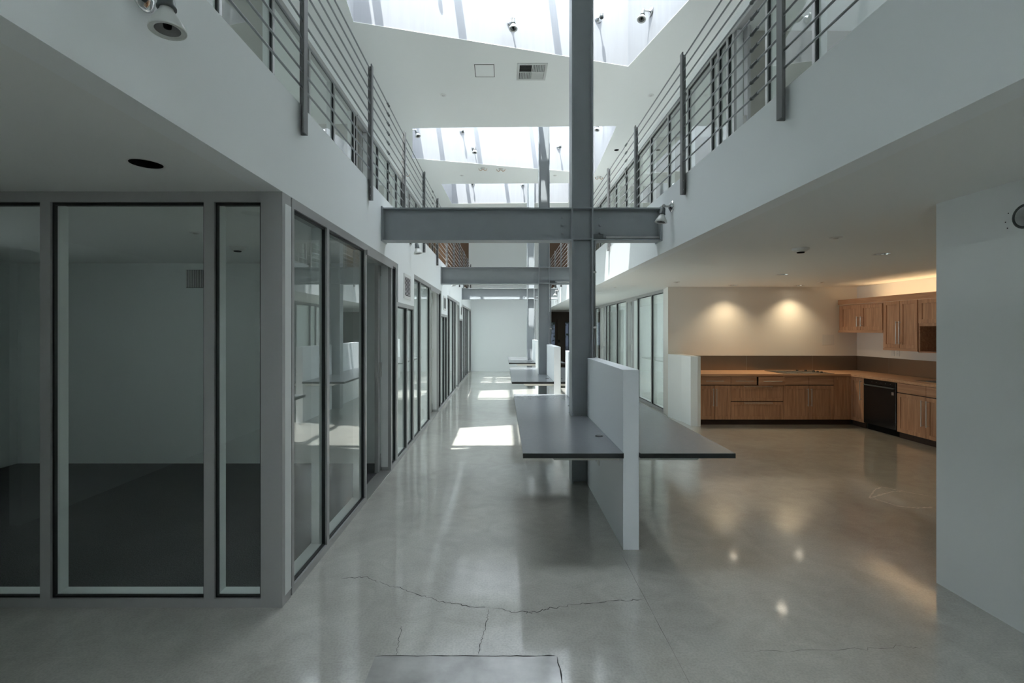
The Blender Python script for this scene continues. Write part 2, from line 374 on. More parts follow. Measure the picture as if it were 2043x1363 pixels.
xz = lambda a, b, c: (a, c, b)
struct('wall_lobby', MB().plate(rect(X0, X1, 0, ZC + .12), [rect(2.0, 2.28, .9, 1.97), rect(2.70, 3.02, .5, 1.97)], Y1, Y1 + .12, xz), M['brown'])
struct('wall_end', bx(-1.36, 1.60, YE, YE + .15, 0, ZC), M['paint'])
struct('wall_hall_left', bx(-4.06, -3.96, Y0, 1.64, 0, ZL), M['paint'])
# near right wall with a round hole cut for a missing fitting
yz = lambda a, b, c: (c, a, b)
struct('wall_near_right', MB().plate(rect(Y0, 3.016, 0, ZL), [circle(2.50, 2.20, .052)], 2.74, 2.90, yz), M['paint'])
mb = MB().lathe([(0, .052), (.006, .06), (.0, .066)], (2.738, 2.50, 2.20), (-1, 0, 0)); o = mb.build('hole_rim', M['dark'], None)
tag(o, 'open round hole with dark rim in white wall beside kitchen', 'wall hole')
bx(2.80, 2.81, 2.42, 2.58, 2.12, 2.28).build('dark_cavity', M['blackmatt'], o, org=(0, 0, 0))
MB().cyl((2.745, 2.468, 2.185), (2.79, 2.468, 2.185), .006).build('bracket_clip', M['satin'], o, org=(0, 0, 0))
for q in ((2.585, 2.235), (2.60, 2.19), (2.59, 2.155)): MB().cyl((2.739, *q), (2.742, *q), .003).build('screw_hole', M['blackmatt'], o, org=(0, 0, 0))

# kitchen walls
struct('wall_kitchen_back', bx(3.061, 6.52, 8.79, 8.95, 0, ZL), M['warm'])
struct('wall_kitchen_right', bx(6.52, 6.67, 2.9, 8.95, 0, ZL), M['warm'])
struct('wall_kitchen_near', bx(2.90, 6.52, 2.6, 2.75, 0, ZL), M['paint'])
struct('wall_kitchen_end', MB().prism([(3.03, 8.782), (3.10, 9.248), (3.3, 9.248), (3.3, 8.96), (3.06, 8.96), (3.06, 8.782)], 0, ZL), M['warm'])
struct('wall_kitchen_pier', MB().prism([(3.027, 8.775), (3.112, 8.34), (3.125, 7.96), (3.225, 7.92), (3.275, 7.92), (3.275, 8.775)], 0, 1.163), M['paint'])
# office partitions, lower and upper floor
n = 0
for (xa, xb, y, z0, z1) in ((X0, -1.47, 5.69, 0, ZL), (X0, -1.47, 9.68, 0, ZL), (X0, -1.47, 13.7, 0, ZL), (X0, -1.47, 18.4, 0, ZL),
                            (3.31, X1, 9.15, 0, ZL), (3.31, X1, 12.25, 0, ZL), (3.31, X1, 16.3, 0, ZL),
                            (X0, -2.66, -1.5, ZF, ZC), (X0, -2.66, 5.3, ZF, ZC), (X0, -2.66, 9.0, ZF, ZC), (X0, -2.66, 12.8, ZF, ZC), (X0, -2.66, 16.5, ZF, ZC),
                            (2.97, X1, -1.5, ZF, ZC), (2.97, X1, 6.2, ZF, ZC), (2.97, X1, 9.6, ZF, ZC), (2.97, X1, 12.9, ZF, ZC), (2.97, X1, 16.4, ZF, ZC)):
    n += 1
    struct('wall_office', bx(xa, xb, y, y + .1, z0, z1), M['taupe'] if z0 > 1 else M['room'])
# solid lowered wall portions above the short panes
for (a, b) in ((5.75, 6.78), (9.74, 10.78), (13.80, 14.76)):
    struct('wall_left_soffit', bx(XL - .12, XL + .001, a, b, 1.94, ZL), M['paint'])

# ------------------------------------------------------------------ glazed walls
WN = [0]
def glazed(axis, p, side, a0, a1, z0, z1, mulls, doors=(), ends=(.06, .06), mw=.045, dep=.11, hw=.06, corner=None):
    """axis 'Y': wall runs along Y at x=p (face to the hall), room lies on 'side' (-1/+1). axis 'X': runs along X at y=p."""
    WN[0] += 1
    if axis == 'Y':
        B = lambda a, b, c, d, e, f: bx(p + side * c, p + side * d, a, b, e, f); root = sroot('window_%d' % WN[0], (p, a0, z0))
    else:
        B = lambda a, b, c, d, e, f: bx(a, b, p + side * c, p + side * d, e, f); root = sroot('window_%d' % WN[0], (a0, p, z0))
    B(a0, a1, 0, dep, z1 - hw, z1).build('head_rail', M['alu'], root)
    segs = []; cur = a0
    for d in sorted(doors): segs.append((cur, d[0])); cur = d[1]
    segs.append((cur, a1))
    for s in segs:
        if s[1] - s[0] < .01: continue
        s = (s[0] + (mw if any(abs(s[0] - d[1]) < .01 for d in doors) else 0), s[1] - (mw if any(abs(s[1] - d[0]) < .01 for d in doors) else 0))
        B(s[0], s[1], 0, dep, z0, z0 + .05).build('sill_rail', M['alu'], root)
        B(s[0], s[1], .03, dep + .01, z0 + .05, z0 + .056).build('sill_board', M['reveal'], root)
    posts = [(a0, a0 + ends[0])] + [(m - mw / 2, m + mw / 2) for m in mulls] + [(d[0] - mw, d[0]) for d in doors] + [(d[1], d[1] + mw) for d in doors] + [(a1 - ends[1], a1)]
    posts.sort()
    for q in posts:
        zb = z0 if any(abs(q[1] - d[0]) < .01 or abs(q[0] - d[1]) < .01 for d in doors) else z0 + .05
        B(q[0], q[1], 0, dep, zb, z1 - hw).build('mullion', M['alu'], root)
        B(q[0] - .001, q[1] + .001, .035, dep + .004, z0 + .05, z1 - hw).build('mullion_reveal', M['reveal'], root)
    for a, b in zip(posts[:-1], posts[1:]):
        g0, g1 = a[1], b[0]
        if g1 - g0 < .03: continue
        if any(abs(g0 - d[0]) < .01 for d in doors): continue
        B(g0, g1, .028, .030, z0 + .05, z1 - hw).build('pane', M['glass'], root)
        g = MB(); w = .011
        for (u0, u1, v0, v1) in ((g0, g0 + w, z0 + .05, z1 - hw), (g1 - w, g1, z0 + .05, z1 - hw), (g0, g1, z0 + .05, z0 + .05 + w), (g0, g1, z1 - hw - w * 1.4, z1 - hw)):
            q = B(u0, u1, .014, .034, v0, v1); g.add(q.v, q.f)
        g.build('gasket', M['gasket'], root)
    return root
DN = [0]
def slide_door(p, side, a0, a1, z0, z1, openy=.6, hy=None):
    """frame, track and a leaf parked part open behind the wall; leaf hangs on the room side"""
    DN[0] += 1
    r = sroot('door_%d' % DN[0], (p, a0, z0))
    B = lambda a, b, c, d, e, f: bx(p + side * c, p + side * d, a, b, e, f)
    B(a0 - .03, a1 + .03, -.015, .0, z1 - .10, z1 - .055).build('door_track', M['alu'], r)
    B(a0, a1, .0, .13, z0, z0 + .008).build('door_threshold', M['satin'], r)
    la = a1 - .10; lb = la + (a1 - a0) * .72
    B(la, la + .09, .12, .16, z0 + .01, z1 - .07).build('door_stile', M['alu'], r)
    B(lb - .09, lb, .12, .16, z0 + .01, z1 - .07).build('door_stile', M['alu'], r)
    B(la + .09, lb - .09, .12, .16, z1 - .17, z1 - .07).build('door_rail', M['alu'], r)
    B(la + .09, lb - .09, .12, .16, z0 + .01, z0 + .16).build('door_rail', M['alu'], r)
    B(la + .09, lb - .09, .139, .141, z0 + .16, z1 - .17).build('door_pane', M['glass'], r)
    B(la + .02, la + .05, .09, .12, z0 + 1.08, z0 + 1.24).build('door_handle', M['satin'], r)
    return r

glazed('X', 2.746, 1, -5.81, XL, 0, ZL, [-4.9, -4.1, -3.5, -2.645, -1.70], ends=(.06, .125), mw=.06, dep=.11)
glazed('Y', XL + .0, -1, 2.873, 5.69, 0, ZL, [3.465], doors=[(4.44, 5.40)], ends=(.03, .03))
glazed('Y', XL, -1, 5.69, 6.76, 0, 1.94, [6.30], ends=(.05, .03), hw=.05)
glazed('Y', XL, -1, 6.76, 9.70, 0, ZL, [7.33], doors=[(8.30, 9.30)], ends=(.03, .03))
glazed('Y', XL, -1, 9.70, 10.76, 0, 1.94, [10.3], ends=(.03, .03), hw=.05)
glazed('Y', XL, -1, 10.76, 13.75, 0, ZL, [11.3, 12.2], doors=[(12.75, 13.45)], ends=(.03, .03))
glazed('Y', XL, -1, 13.75, 14.76, 0, 1.94, [14.3], ends=(.03, .03), hw=.05)
glazed('Y', XL, -1, 14.76, YE, 0, ZL, [15.6, 16.4], doors=[(17.0, 17.9)], ends=(.03, .05))
slide_door(XL, -1, 4.44, 5.40, 0, ZL, .54)
slide_door(XL, -1, 8.30, 9.30, 0, ZL, .45)
slide_door(XL, -1, 12.75, 13.45, 0, ZL, .4)
slide_door(XL, -1, 17.0, 17.9, 0, ZL, .4)
glazed('Y', 3.112, 1, 9.25, 16.3, 0, ZL, [10.05, 13.15, 14.1], doors=[(11.12, 12.05), (14.55, 15.35)], ends=(.04, .08))
slide_door(3.112, 1, 11.12, 12.05, 0, ZL, .45)
slide_door(3.112, 1, 14.55, 15.35, 0, ZL, .35)
# upper floor
glazed('Y', -2.55, -1, -1.5, YE, ZF, 5.4, [0.5, 2.4, 3.3, 4.29, 5.28, 6.27, 7.18, 8.14, 9.7, 10.6, 11.4, 13.0, 14.0, 15.0, 16.2, 17.3], doors=[(8.3, 9.0), (12.0, 12.8)], mw=.04)
glazed('Y', 2.86, 1, -1.5, YE, ZF, 5.4, [0.5, 2.4, 3.3, 4.40, 6.10, 6.36, 6.58, 7.42, 8.30, 9.30, 10.2, 11.2, 12.2, 13.2, 14.2, 15.4, 16.6], doors=[(5.21, 5.92)], mw=.04)
slide_door(2.86, 1, 5.21, 5.92, ZF, 5.4, .55)
slide_door(-2.55, -1, 8.3, 9.0, ZF, 5.4, .4)
struct('wall_upper_left', bx(-2.67, -2.55, Y0, YE, 5.4, ZC), M['paint'])
struct('wall_upper_right', bx(2.86, 2.98, Y0, YE, 5.4, ZC), M['paint'])

# ------------------------------------------------------------------ steel frame
def ibeam_col(y, label):
    t = thing('steel_column', label, 'steel column', (.708, y, 0), 'steel columns down the middle of the atrium')
    t['kind'] = 'thing'
    bx(.708, .722, y, y + .20, 0, ZT - .08).build('flange', M['steel'], t)
    bx(.918, .932, y, y + .20, 0, ZT - .08).build('flange', M['steel'], t)
    bx(.722, .918, y + .085, y + .10, 0, ZT - .08).build('web', M['steel'], t)
    for z in (2.545, 2.868): bx(.722, .918, y + .003, y + .085, z, z + .014).build('stiffener_plate', M['steel'], t)
    return t
def beam(y, labels):
    for (a, b, sx, lab) in ((XL, .708, .62, labels[0]), (.932, XR, 1.02, labels[1])):
        t = thing('steel_beam', lab, 'steel beam', (a, y, 2.54), 'steel beams crossing the atrium')
        bx(a, b, y + .02, y + .18, 2.868, 2.882).build('flange', M['steel'], t)
        bx(a, b, y + .02, y + .18, 2.540, 2.554).build('flange', M['steel'], t)
        bx(a, b, y + .094, y + .104, 2.554, 2.868).build('web', M['steel'], t)
        e = XL if a == XL else XR
        s = 1 if a == XL else -1
        bx(e, e + s * .014, y + .0, y + .20, 2.53, 2.892).build('end_plate', M['steel'], t)
        for z in (2.628, 2.712, 2.796):
            MB().cyl((sx, y + .094, z), (sx, y + .088, z), .017, n=16).cyl((sx, y + .088, z), (sx, y + .072, z), .014, n=6, smooth=False).build('bolt', M['steel'], t)
CY = [4.95, 9.64, 14.46]
nm = ['nearest, standing through the first desk', 'middle one, behind the first desk', 'farthest one, near the end wall']
nb = ['nearest', 'middle', 'farthest']
for i, y in enumerate(CY):
    ibeam_col(y, 'grey painted steel column, ' + nm[i])
    beam(y, ('long grey steel beam from office-side balcony to the %s column' % nb[i], 'short grey steel beam from the %s column to kitchen-side balcony' % nb[i]))
cl = ['junction box and grey conduit on the nearest steel column', 'junction box and conduit on the middle steel column', 'junction box and conduit on the farthest steel column']
for i, y in enumerate(CY):
    t = thing('conduit_run', cl[i], 'conduit', (.94, y, 1.3), 'conduits on the steel columns')
    bx(.936, 1.045, y + .035, y + .09, 2.556, 2.605).build('junction_box', M['dark'], t, .004)
    MB().cyl((1.045, y + .06, 2.575), (XR - .014, y + .06, 2.575), .012).build('pipe', M['satin'], t)
    MB().cyl((1.04, y + .06, 2.575), (1.075, y + .06, 2.575), .016).build('connector', M['rail'], t)
    MB().cyl((.955, y + .06, 2.556), (.955, y + .0, 2.50)).build('elbow', M['rail'], t) if False else MB().cyl((.958, y + .062, 2.556), (.958, y + .062, 2.49), .017).build('connector', M['rail'], t)
    MB().cyl((.955, y + .062, 2.49), (.955, y + .062, 1.312), .011).build('pipe', M['rail'], t)
    for z in (2.2, 1.62): bx(.933, .972, y + .045, y + .078, z, z + .02).build('strap', M['satin'], t)

# ------------------------------------------------------------------ workstations
def station(y0, y1, yc, lab):
    t = thing('workstation', lab, 'workstation', (.869, y0, 0), 'back to back workstations in the atrium')
    # divider wall, notched round the column
    MB().prism([(.869, y0), (.985, y0), (.985, y1), (.869, y1), (.869, yc + .205), (.936, yc + .205), (.936, yc - .005), (.869, yc - .005)], 0, 1.312).build('divider', M['divider'], t, .002)
    zt = .711
    # desk tops
    L = [(.139, y0 - .03), (.867, y0 - .03), (.867, yc - .006), (.70, yc - .006), (.70, yc + .206), (.867, yc + .206), (.867, y1 - .10), (.139, y1 - .10)]
    d = MB().prism(L, zt - .036, zt - .002).build('desk_edge', M['edge'], t)
    MB().prism(L, zt - .002, zt).build('desk_top', M['lam'], t)
    R = rect(.987, 1.674, y0 - .03, y1 - .10)
    MB().prism(R, zt - .036, zt - .002).build('desk_edge', M['edge'], t)
    MB().prism(R, zt - .002, zt).build('desk_top', M['lam'], t)
    # white aprons under each top
    for (xa, xb) in ((.33, .867), (.987, 1.50)):
        s = 1 if xa < .8 else -1
        for yy in (y0 + .10, y1 - .26):
            g = MB().prism([(xa + (.05 if s > 0 else 0), zt - .085), (xb - (.0 if s > 0 else .05), zt - .085), (xb, zt - .036), (xa, zt - .036)], yy, yy + .03, lambda a, b, c: (a, c, b))
            g.build('bracket', M['apron'], t)
        e = xa if s > 0 else xb
        bx(e + s * .03, e + s * .055, y0 + .13, y1 - .26, zt - .08, zt - .036).build('apron', M['apron'], t)
    for (x, y) in ((.80, y0 + .53), (.785, y1 - 1.11), (1.05, y0 + .53)):
        g = MB().lathe([(0, .032), (.004, .032), (.004, .026), (.001, .024)], (x, y, zt), (0, 0, 1), 20).build('grommet', M['black'], t)
        MB().cyl((x, y, zt), (x, y, zt + .0015), .024, n=20).build('grommet_cap', M['dark'], g)
    for (y, z) in ((y0 + .99, .37), (y0 + .85, .37)):
        bx(.862, .869, y, y + .07, z, z + .115).build('outlet_plate', M['plastic'], t)
    return t
station(3.467, 6.71, 4.95, 'nearest white divider with grey desktops on both sides, around steel column')
station(8.24, 11.43, 9.64, 'middle white divider with grey desktops, behind the nearest workstation')
station(13.0, 16.0, 14.46, 'farthest white divider with grey desktops, before the end wall')

# ------------------------------------------------------------------ railings
def railing(x, sgn, ys, cps, lab):
    t = thing('railing', lab, 'railing', (x, ys[0], 2.83), None)
    for y in ys:
        # angle post: web across, flange along the hall side
        mb = MB(); mb.box(x - .024, x + .024, y, y + .010, 2.83, 4.10)
        fx = x - sgn * .024
        mb.box(fx, fx + sgn * .010, y - .045, y, 2.83, 4.10)
        p = mb.build('post', M['post'], t)
        for z in (2.87, 2.95): MB().cyl((fx + sgn * .01, y - .022, z), (fx + sgn * .018, y - .022, z), .008, n=8).build('bolt', M['satin'], p)
    for i in range(10):
        z = 3.12 + .105 * i
        MB().cyl((x, Y0 + .5, z), (x, YE - .15, z), .0068, n=8).build('rail', M['rail'], t)
        for c in cps:
            MB().cyl((x, c - .04, z), (x, c + .04, z), .0105, n=10).cyl((x, c + .03, z), (x, c + .04, z), .013, n=10).build('coupling', M['dark'], t)
    return t
railing(-1.262, -1, [3.0 + 1.51 * k for k in range(-2, 11)], (5.2, 8.45, 11.7, 14.9), 'steel railing of ten thin bars along the balcony over the glazed offices')
railing(1.627, 1, [2.79 + 1.53 * k for k in range(-2, 11)], (3.09, 6.32, 9.6, 12.8), 'steel railing of ten thin bars along the balcony over the kitchen')

# ------------------------------------------------------------------ wall and skylight spot lamps
def spot(p, nrm, lab, grp, aim=(0, 0, -1), s=1.0, out=.10, drop=.06, bulb=True):
    n = Vector(nrm).normalized(); a = Vector(aim).normalized(); p = Vector(p)
    t = thing('spot_lamp', lab, 'spot lamp', p, grp)
    MB().lathe([(0, .056), (.006, .056), (.014, .045), (.03, .022), (.034, 0)], p, n, 24).build('mount_plate', M['chrome'], t)
    k = p + n * out * s; 
    MB().cyl(p + n * .02, k, .011, n=10).build('arm', M['satin'], t)
    MB().lathe([(-.018, 0), (-.018, .018), (.018, .018), (.018, 0)], k, n.cross(a) if n.cross(a).length > .1 else (1, 0, 0), 14).build('knuckle', M['satin'], t)
    q = k + a * (drop - .045)
    if bulb:
        MB().lathe([(0, .0), (0, .020), (.01, .024), (.055, .028), (.06, .031), (.066, .031), (.066, .02)], q, a, 20).build('socket', M['dark'], t)
        b = q + a * .052
        bb = MB().lathe([(0, .018), (.02, .022), (.045, .038), (.07, .053), (.085, .058), (.092, .0585), (.094, .056), (.09, .054)], b, a, 28).build('bulb', M['bulb'], t)
        e = b + a * .088
        MB().lathe([(.002, .054), (.003, .050), (.001, .040)], e, a, 28).build('bulb_rim', M['bulb'], bb)
        MB().lathe([(.001, .040), (-.006, .036), (-.02, .022), (-.022, 0)], e, a, 24).build('reflector', M['bulbin'], bb)
        MB().lathe([(-.018, .014), (-.006, .012), (-.002, 0)], e, a, 16).build('led_core', M['blackmatt'], bb)
    else:
        MB().lathe([(0, .0), (0, .020), (.01, .024), (.05, .026), (.05, .02), (.02, .0)], q, a, 20).build('socket', M['dark'], t)
    return t
G1 = 'chrome spot lamps on the balcony faces'; G2 = 'spot lamps inside the skylights'
spot((XL, 1.68, 2.785), (1, 0, 0), 'large white spot lamp on balcony wall, closest to the camera', G1, (.05, 0, -1), out=.085, drop=.03)
spot((XR, 4.67, 2.815), (-1, 0, 0), 'spot lamp on balcony wall at the end of nearest beam', G1, (-.15, 0, -1), out=.085)
spot((XL, 6.49, 2.80), (1, 0, 0), 'small spot lamp on balcony wall above the office air vent', G1, (.15, 0, -1), out=.085)
spot((XR, 9.3, 2.815), (-1, 0, 0), 'spot lamp on balcony wall beside the middle beam', G1, (-.15, 0, -1), out=.085)
spot((XR, 14.3, 2.79), (-1, 0, 0), 'spot lamp on balcony wall beside the farthest beam', G1, (-.15, 0, -1), out=.085)
spot((XL, 11.2, 2.80), (1, 0, 0), 'small spot lamp on balcony wall past the second beam', G1, (.15, 0, -1), out=.085)
nf = Vector((.27, -1, 0)).normalized()
def far(k, X):
    b = SK[k][0]; (x1, y1), (x0, y0) = b[2], b[3]
    return y0 + (X - x0) / (x1 - x0) * (y1 - y0)
for k, X, z, b, lab in ((1, -.93, 6.42, 0, 'empty lamp socket high in nearest skylight, only its shadow in view'), (1, .10, 5.83, 1, 'white spot lamp low on nearest skylight wall, between its two shaded stripes'),
                        (1, 1.37, 6.12, 0, 'empty lamp socket in nearest skylight, right of the steel column'),
                        (2, -.97, 6.22, 0, 'empty lamp socket in second skylight, leftmost on its far wall'), (2, -.70, 5.86, 1, 'white spot lamp low on far wall of second skylight'),
                        (2, 1.34, 6.08, 0, 'empty lamp socket in second skylight, between the two steel columns'),
                        (3, -.95, 6.1, 0, 'tiny empty lamp socket in third skylight, at its left'), (3, .58, 6.05, 0, 'tiny empty lamp socket in third skylight, beside the farthest column')):
    spot((X, far(k, X) - .004, z), nf if k < 3 else (0, -1, 0), lab, G2, (0, -.12, -1), out=.11, bulb=bool(b))
spot((1.985, 6.42, 5.90), (-1, -.2, 0), 'white spot lamp on the right side wall of nearest skylight', G2, (-.25, -.25, -1), out=.11)
spot((-1.98, 10.1, 5.85), (1, .1, 0), 'white spot lamp in the left corner of second skylight', G2, (.4, -.2, -1), out=.11)
spot((2.19, 10.5, 6.15), (-1, 0, 0), 'white spot lamp on the right side wall of second skylight', G2, (-.2, -.2, -1), out=.11)
spot((1.90, 13.5, 5.95), (-1, 0, 0), 'white spot lamp on the right side wall of third skylight', G2, (-.2, -.2, -1), out=.11)

# ------------------------------------------------------------------ ceiling and wall fittings
t = thing('ceiling_vent', 'four-way slatted air vent on the upper ceiling beyond nearest skylight', 'air vent', (.43, 7.18, ZC))
x0, x1, y0, y1 = .20, .645, 6.95, 7.41; z = ZC
MB().plate(rect(x0, x1, y0, y1), [rect(x0 + .035, x1 - .035, y0 + .035, y1 - .035)], z - .012, z).build('frame', M['grille'], t)
bx(x0 + .03, x1 - .03, y0 + .03, y1 - .03, z - .003, z - .001).build('backing', M['blackmatt'], t)
xm, ym = (x0 + x1) / 2, (y0 + y1) / 2
bx(xm - .006, xm + .006, y0 + .035, y1 - .035, z - .014, z - .003).build('divider_bar', M['grille'], t)
bx(x0 + .035, x1 - .035, ym - .006, ym + .006, z - .014, z - .003).build('divider_bar', M['grille'], t)
for qx in (0, 1):
    for qy in (0, 1):
        ax, bx_ = (x0 + .04, xm - .008) if qx == 0 else (xm + .008, x1 - .04)
        ay, by_ = (y0 + .04, ym - .008) if qy == 0 else (ym + .008, y1 - .04)
        for i in range(7):
            m = MB(); f = (i + .5) / 7
            if qx == qy:  # slats along x
                c = ay + (by_ - ay) * f; dd = .010 if qx else -.010
                m.add([(ax, c - dd, z - .003), (bx_, c - dd, z - .003), (bx_, c + dd, z - .016), (ax, c + dd, z - .016), (ax, c - dd + .002, z - .003), (bx_, c - dd + .002, z - .003), (bx_, c + dd + .002, z - .016), (ax, c + dd + .002, z - .016)], [(0, 1, 2, 3), (7, 6, 5, 4), (0, 3, 7, 4), (1, 5, 6, 2), (0, 4, 5, 1), (3, 2, 6, 7)])
            else:
                c = ax + (bx_ - ax) * f; dd = .008
                m.add([(c - dd, ay, z - .003), (c - dd, by_, z - .003), (c + dd, by_, z - .016), (c + dd, ay, z - .016), (c - dd + .002, ay, z - .003), (c - dd + .002, by_, z - .003), (c + dd + .002, by_, z - .016), (c + dd + .002, ay, z - .016)], [(0, 1, 2, 3), (7, 6, 5, 4), (0, 3, 7, 4), (1, 5, 6, 2), (0, 4, 5, 1), (3, 2, 6, 7)])
            m.build('slat', M['grille'], t)
t = thing('access_panel', 'square white access panel on upper ceiling beside the air vent', 'access panel', (-.28, 7.15, ZC))
MB().plate(rect(-.435, -.14, 6.98, 7.33), [rect(-.425, -.15, 6.99, 7.32)], ZC - .004, ZC).build('frame', M['scuff'], t)
bx(-.422, -.153, 6.993, 7.317, ZC - .005, ZC).build('panel', M['ceil'], t)
def wall_vent(x, y0, y1, z0, z1, lab, nsl=13):
    t = thing('wall_vent', lab, 'air vent', (x, y0, z0), 'louvred air vents on the left wall')
    MB().plate(rect(y0, y1, z0, z1), [rect(y0 + .04, y1 - .04, z0 + .04, z1 - .04)], x, x + .012, yz).build('frame', M['plastic'], t)
    bx(x + .0012, x + .003, y0 + .03, y1 - .03, z0 + .03, z1 - .03).build('backing', M['blackmatt'], t)
    for i in range(nsl):
        zz = z0 + .045 + (z1 - z0 - .09) * (i + .3) / nsl
        m = MB(); m.add([(x + .003, y0 + .04, zz + .010), (x + .003, y1 - .04, zz + .010), (x + .012, y1 - .04, zz), (x + .012, y0 + .04, zz), (x + .003, y0 + .04, zz + .012), (x + .003, y1 - .04, zz + .012), (x + .012, y1 - .04, zz + .002), (x + .012, y0 + .04, zz + .002)], [(0, 3, 2, 1), (4, 5, 6, 7), (0, 4, 7, 3), (1, 2, 6, 5), (3, 7, 6, 2), (0, 1, 5, 4)])
        m.build('slat', M['plastic'], t)
wall_vent(XL, 6.06, 6.50, 2.01, 2.33, 'white louvred air vent above the short panes, nearest of three')
wall_vent(XL, 10.02, 10.5, 2.03, 2.33, 'white louvred air vent above the short panes, second of three', 10)
wall_vent(XL, 14.0, 14.5, 2.03, 2.33, 'white louvred air vent above the short panes, farthest of three', 8)
# vertical-slat grille in the dark office
t = thing('office_vent', 'upright slatted vent high on the back wall of the dark office', 'air vent', (-3.78, 5.69, 2.1))
bx(-3.80, -3.47, 5.678, 5.69, 2.09, 2.335).build('frame', M['room'], t)
for i in range(14):
    xx = -3.78 + i * .021
    bx(xx, xx + .009, 5.664, 5.678, 2.11, 2.315).build('slat', M['grille'] if i > 7 else M['bulb'], t)
bx(-3.785, -3.485, 5.674, 5.679, 2.105, 2.32).build('backing', M['blackmatt'], t)
def detector(x, y, lab, z=ZL, s=1.0):
    t = thing('smoke_detector', lab, 'smoke detector', (x, y, z), 'smoke detectors')
    MB().lathe([(0, .075 * s), (.012, .075 * s), (.018, .07 * s), (.035, .045 * s), (.038, 0)], (x, y, z), (0, 0, -1), 24).build('housing', M['plastic'], t)
    MB().lathe([(.037, .035 * s), (.046, .032 * s), (.047, 0)], (x, y, z), (0, 0, -1), 20).build('sensor', M['blackmatt'], t)
detector(2.9, 4.65, 'white smoke detector on the ceiling in front of the kitchen')
detector(-2.56, 4.58, 'smoke detector on the ceiling of the dark office')
def cover(x, y, z, lab, r=.05, grp='flat ceiling covers'):
    t = thing('sprinkler_cover', lab, 'sprinkler', (x, y, z), grp)
    MB().lathe([(0, r), (.004, r), (.006, r * .9), (.006, 0)], (x, y, z), (0, 0, -1), 20).build('plate', M['plastic'], t)
    MB().lathe([(.004, r * .5), (.014, r * .35), (.015, 0)], (x, y, z), (0, 0, -1), 14).build('head', M['satin'], t)
cover(2.86, 4.1, ZL, 'flat white sprinkler cover on the ceiling before smoke detector')
cover(2.87, 7.9, ZL, 'flat sprinkler cover on the ceiling near the glazed wall corner')
cover(5.27, 7.9, ZL, 'flat sprinkler cover on the ceiling near the upper cabinets', .045)
cover(2.05, 8.8, ZL, 'small sprinkler head beneath balcony ceiling beside the steel column', .035)
cover(-2.52, 3.9, ZL, 'flat sprinkler cover on the ceiling of the dark office')
cover(-1.0, 7.9, ZC, 'round white cover on upper ceiling, left of the middle')
cover(2.44, 7.9, ZC, 'round white cover on upper ceiling close to the kitchen-side balcony')
cover(-1.05, 12.0, ZC, 'small sprinkler on the ceiling strip between second and third skylight, on the left')
cover(1.29, 12.0, ZC, 'small sprinkler on the ceiling strip between second and third skylight, beside column')
def em_light(x, y, lab):
    t = thing('exposed_junction', lab, 'ceiling fitting', (x, y, ZC), 'bare ceiling fittings')
    MB().lathe([(0, .06), (.01, .06), (.012, .045), (.03, .03), (.03, 0)], (x, y, ZC), (0, 0, -1), 16).build('plate', M['satin'], t)
    for d in (-1, 1):
        m = MB(); P = [Vector((x, y, ZC - .02)), Vector((x + d * .05, y - .02, ZC - .07)), Vector((x + d * .09, y - .01, ZC - .05)), Vector((x + d * .10, y, ZC - .01))]
        for a, b in zip(P[:-1], P[1:]): m.cyl(a, b, .006, n=6)
        m.build('wire', M['wood'], t)
em_light(-.50, 11.45, 'bare ceiling fitting with loose wires beyond second skylight')
em_light(-.07, 11.5, 'smaller bare ceiling fitting beside the one with loose wires')
em_light(-2.45, 11.9, 'bare ceiling fitting above the railing on the left balcony')
em_light(2.42, 12.1, 'bare ceiling fitting above the railing on the right balcony')
o = MB().lathe([(0, .05), (.003, .05), (.003, .0)], (2.44, 10.3, ZC), (0, 0, -1), 20).build('ceiling_hole', M['blackmatt'])
tag(o, 'small dark round opening in upper ceiling past second skylight', 'ceiling hole')
t = thing('empty_can', 'empty dark recessed can hole in the ceiling before the dark office', 'ceiling hole', (-1.72, 2.29, ZL))
MB().lathe([(-.012, .0695), (.12, .0695), (.13, .0)], (-1.72, 2.29, ZL + .012), (0, 0, 1), 28).build('can', M['blackmatt'], t)
MB().lathe([(0, .069), (.003, .074), (0, .080)], (-1.72, 2.29, ZL), (0, 0, -1), 28).build('rim', M['plastic'], t)
dlab = ['lit recessed ceiling light nearest the smoke detector', 'lit recessed ceiling light in the middle of the kitchen ceiling', 'lit recessed ceiling light above the wall glow beside the pier', 'lit recessed ceiling light above the wall glow beside the cabinets']
for i, (x, y) in enumerate(DL):
    t = thing('downlight', dlab[i], 'ceiling light', (x, y, ZL), 'recessed kitchen ceiling lights')
    MB().lathe([(0, .072), (.003, .078), (.002, .092), (0, .095)], (x, y, ZL), (0, 0, -1), 28).build('trim_ring', M['plastic'], t)
    MB().lathe([(0, .0745), (.10, .06), (.10, 0)], (x, y, ZL), (0, 0, 1), 28).build('reflector', M['chrome'], t)
    MB().lathe([(.010, 0), (.014, .045), (.03, .056), (.09, .03)], (x, y, ZL), (0, 0, 1), 24).build('bulb', M['lit'], t)
    d = bpy.data.lights.new('downlight_beam', 'SPOT'); d.energy = 20 if i < 2 else 36; d.color = (1, .79, .5)
    d.spot_size = math.radians(112 if i > 1 else 100); d.spot_blend = .9; d.shadow_soft_size = .04
    l = bpy.data.objects.new('downlight_beam', d); COL.objects.link(l); l.parent = t; l.location = (0, 0, .004)

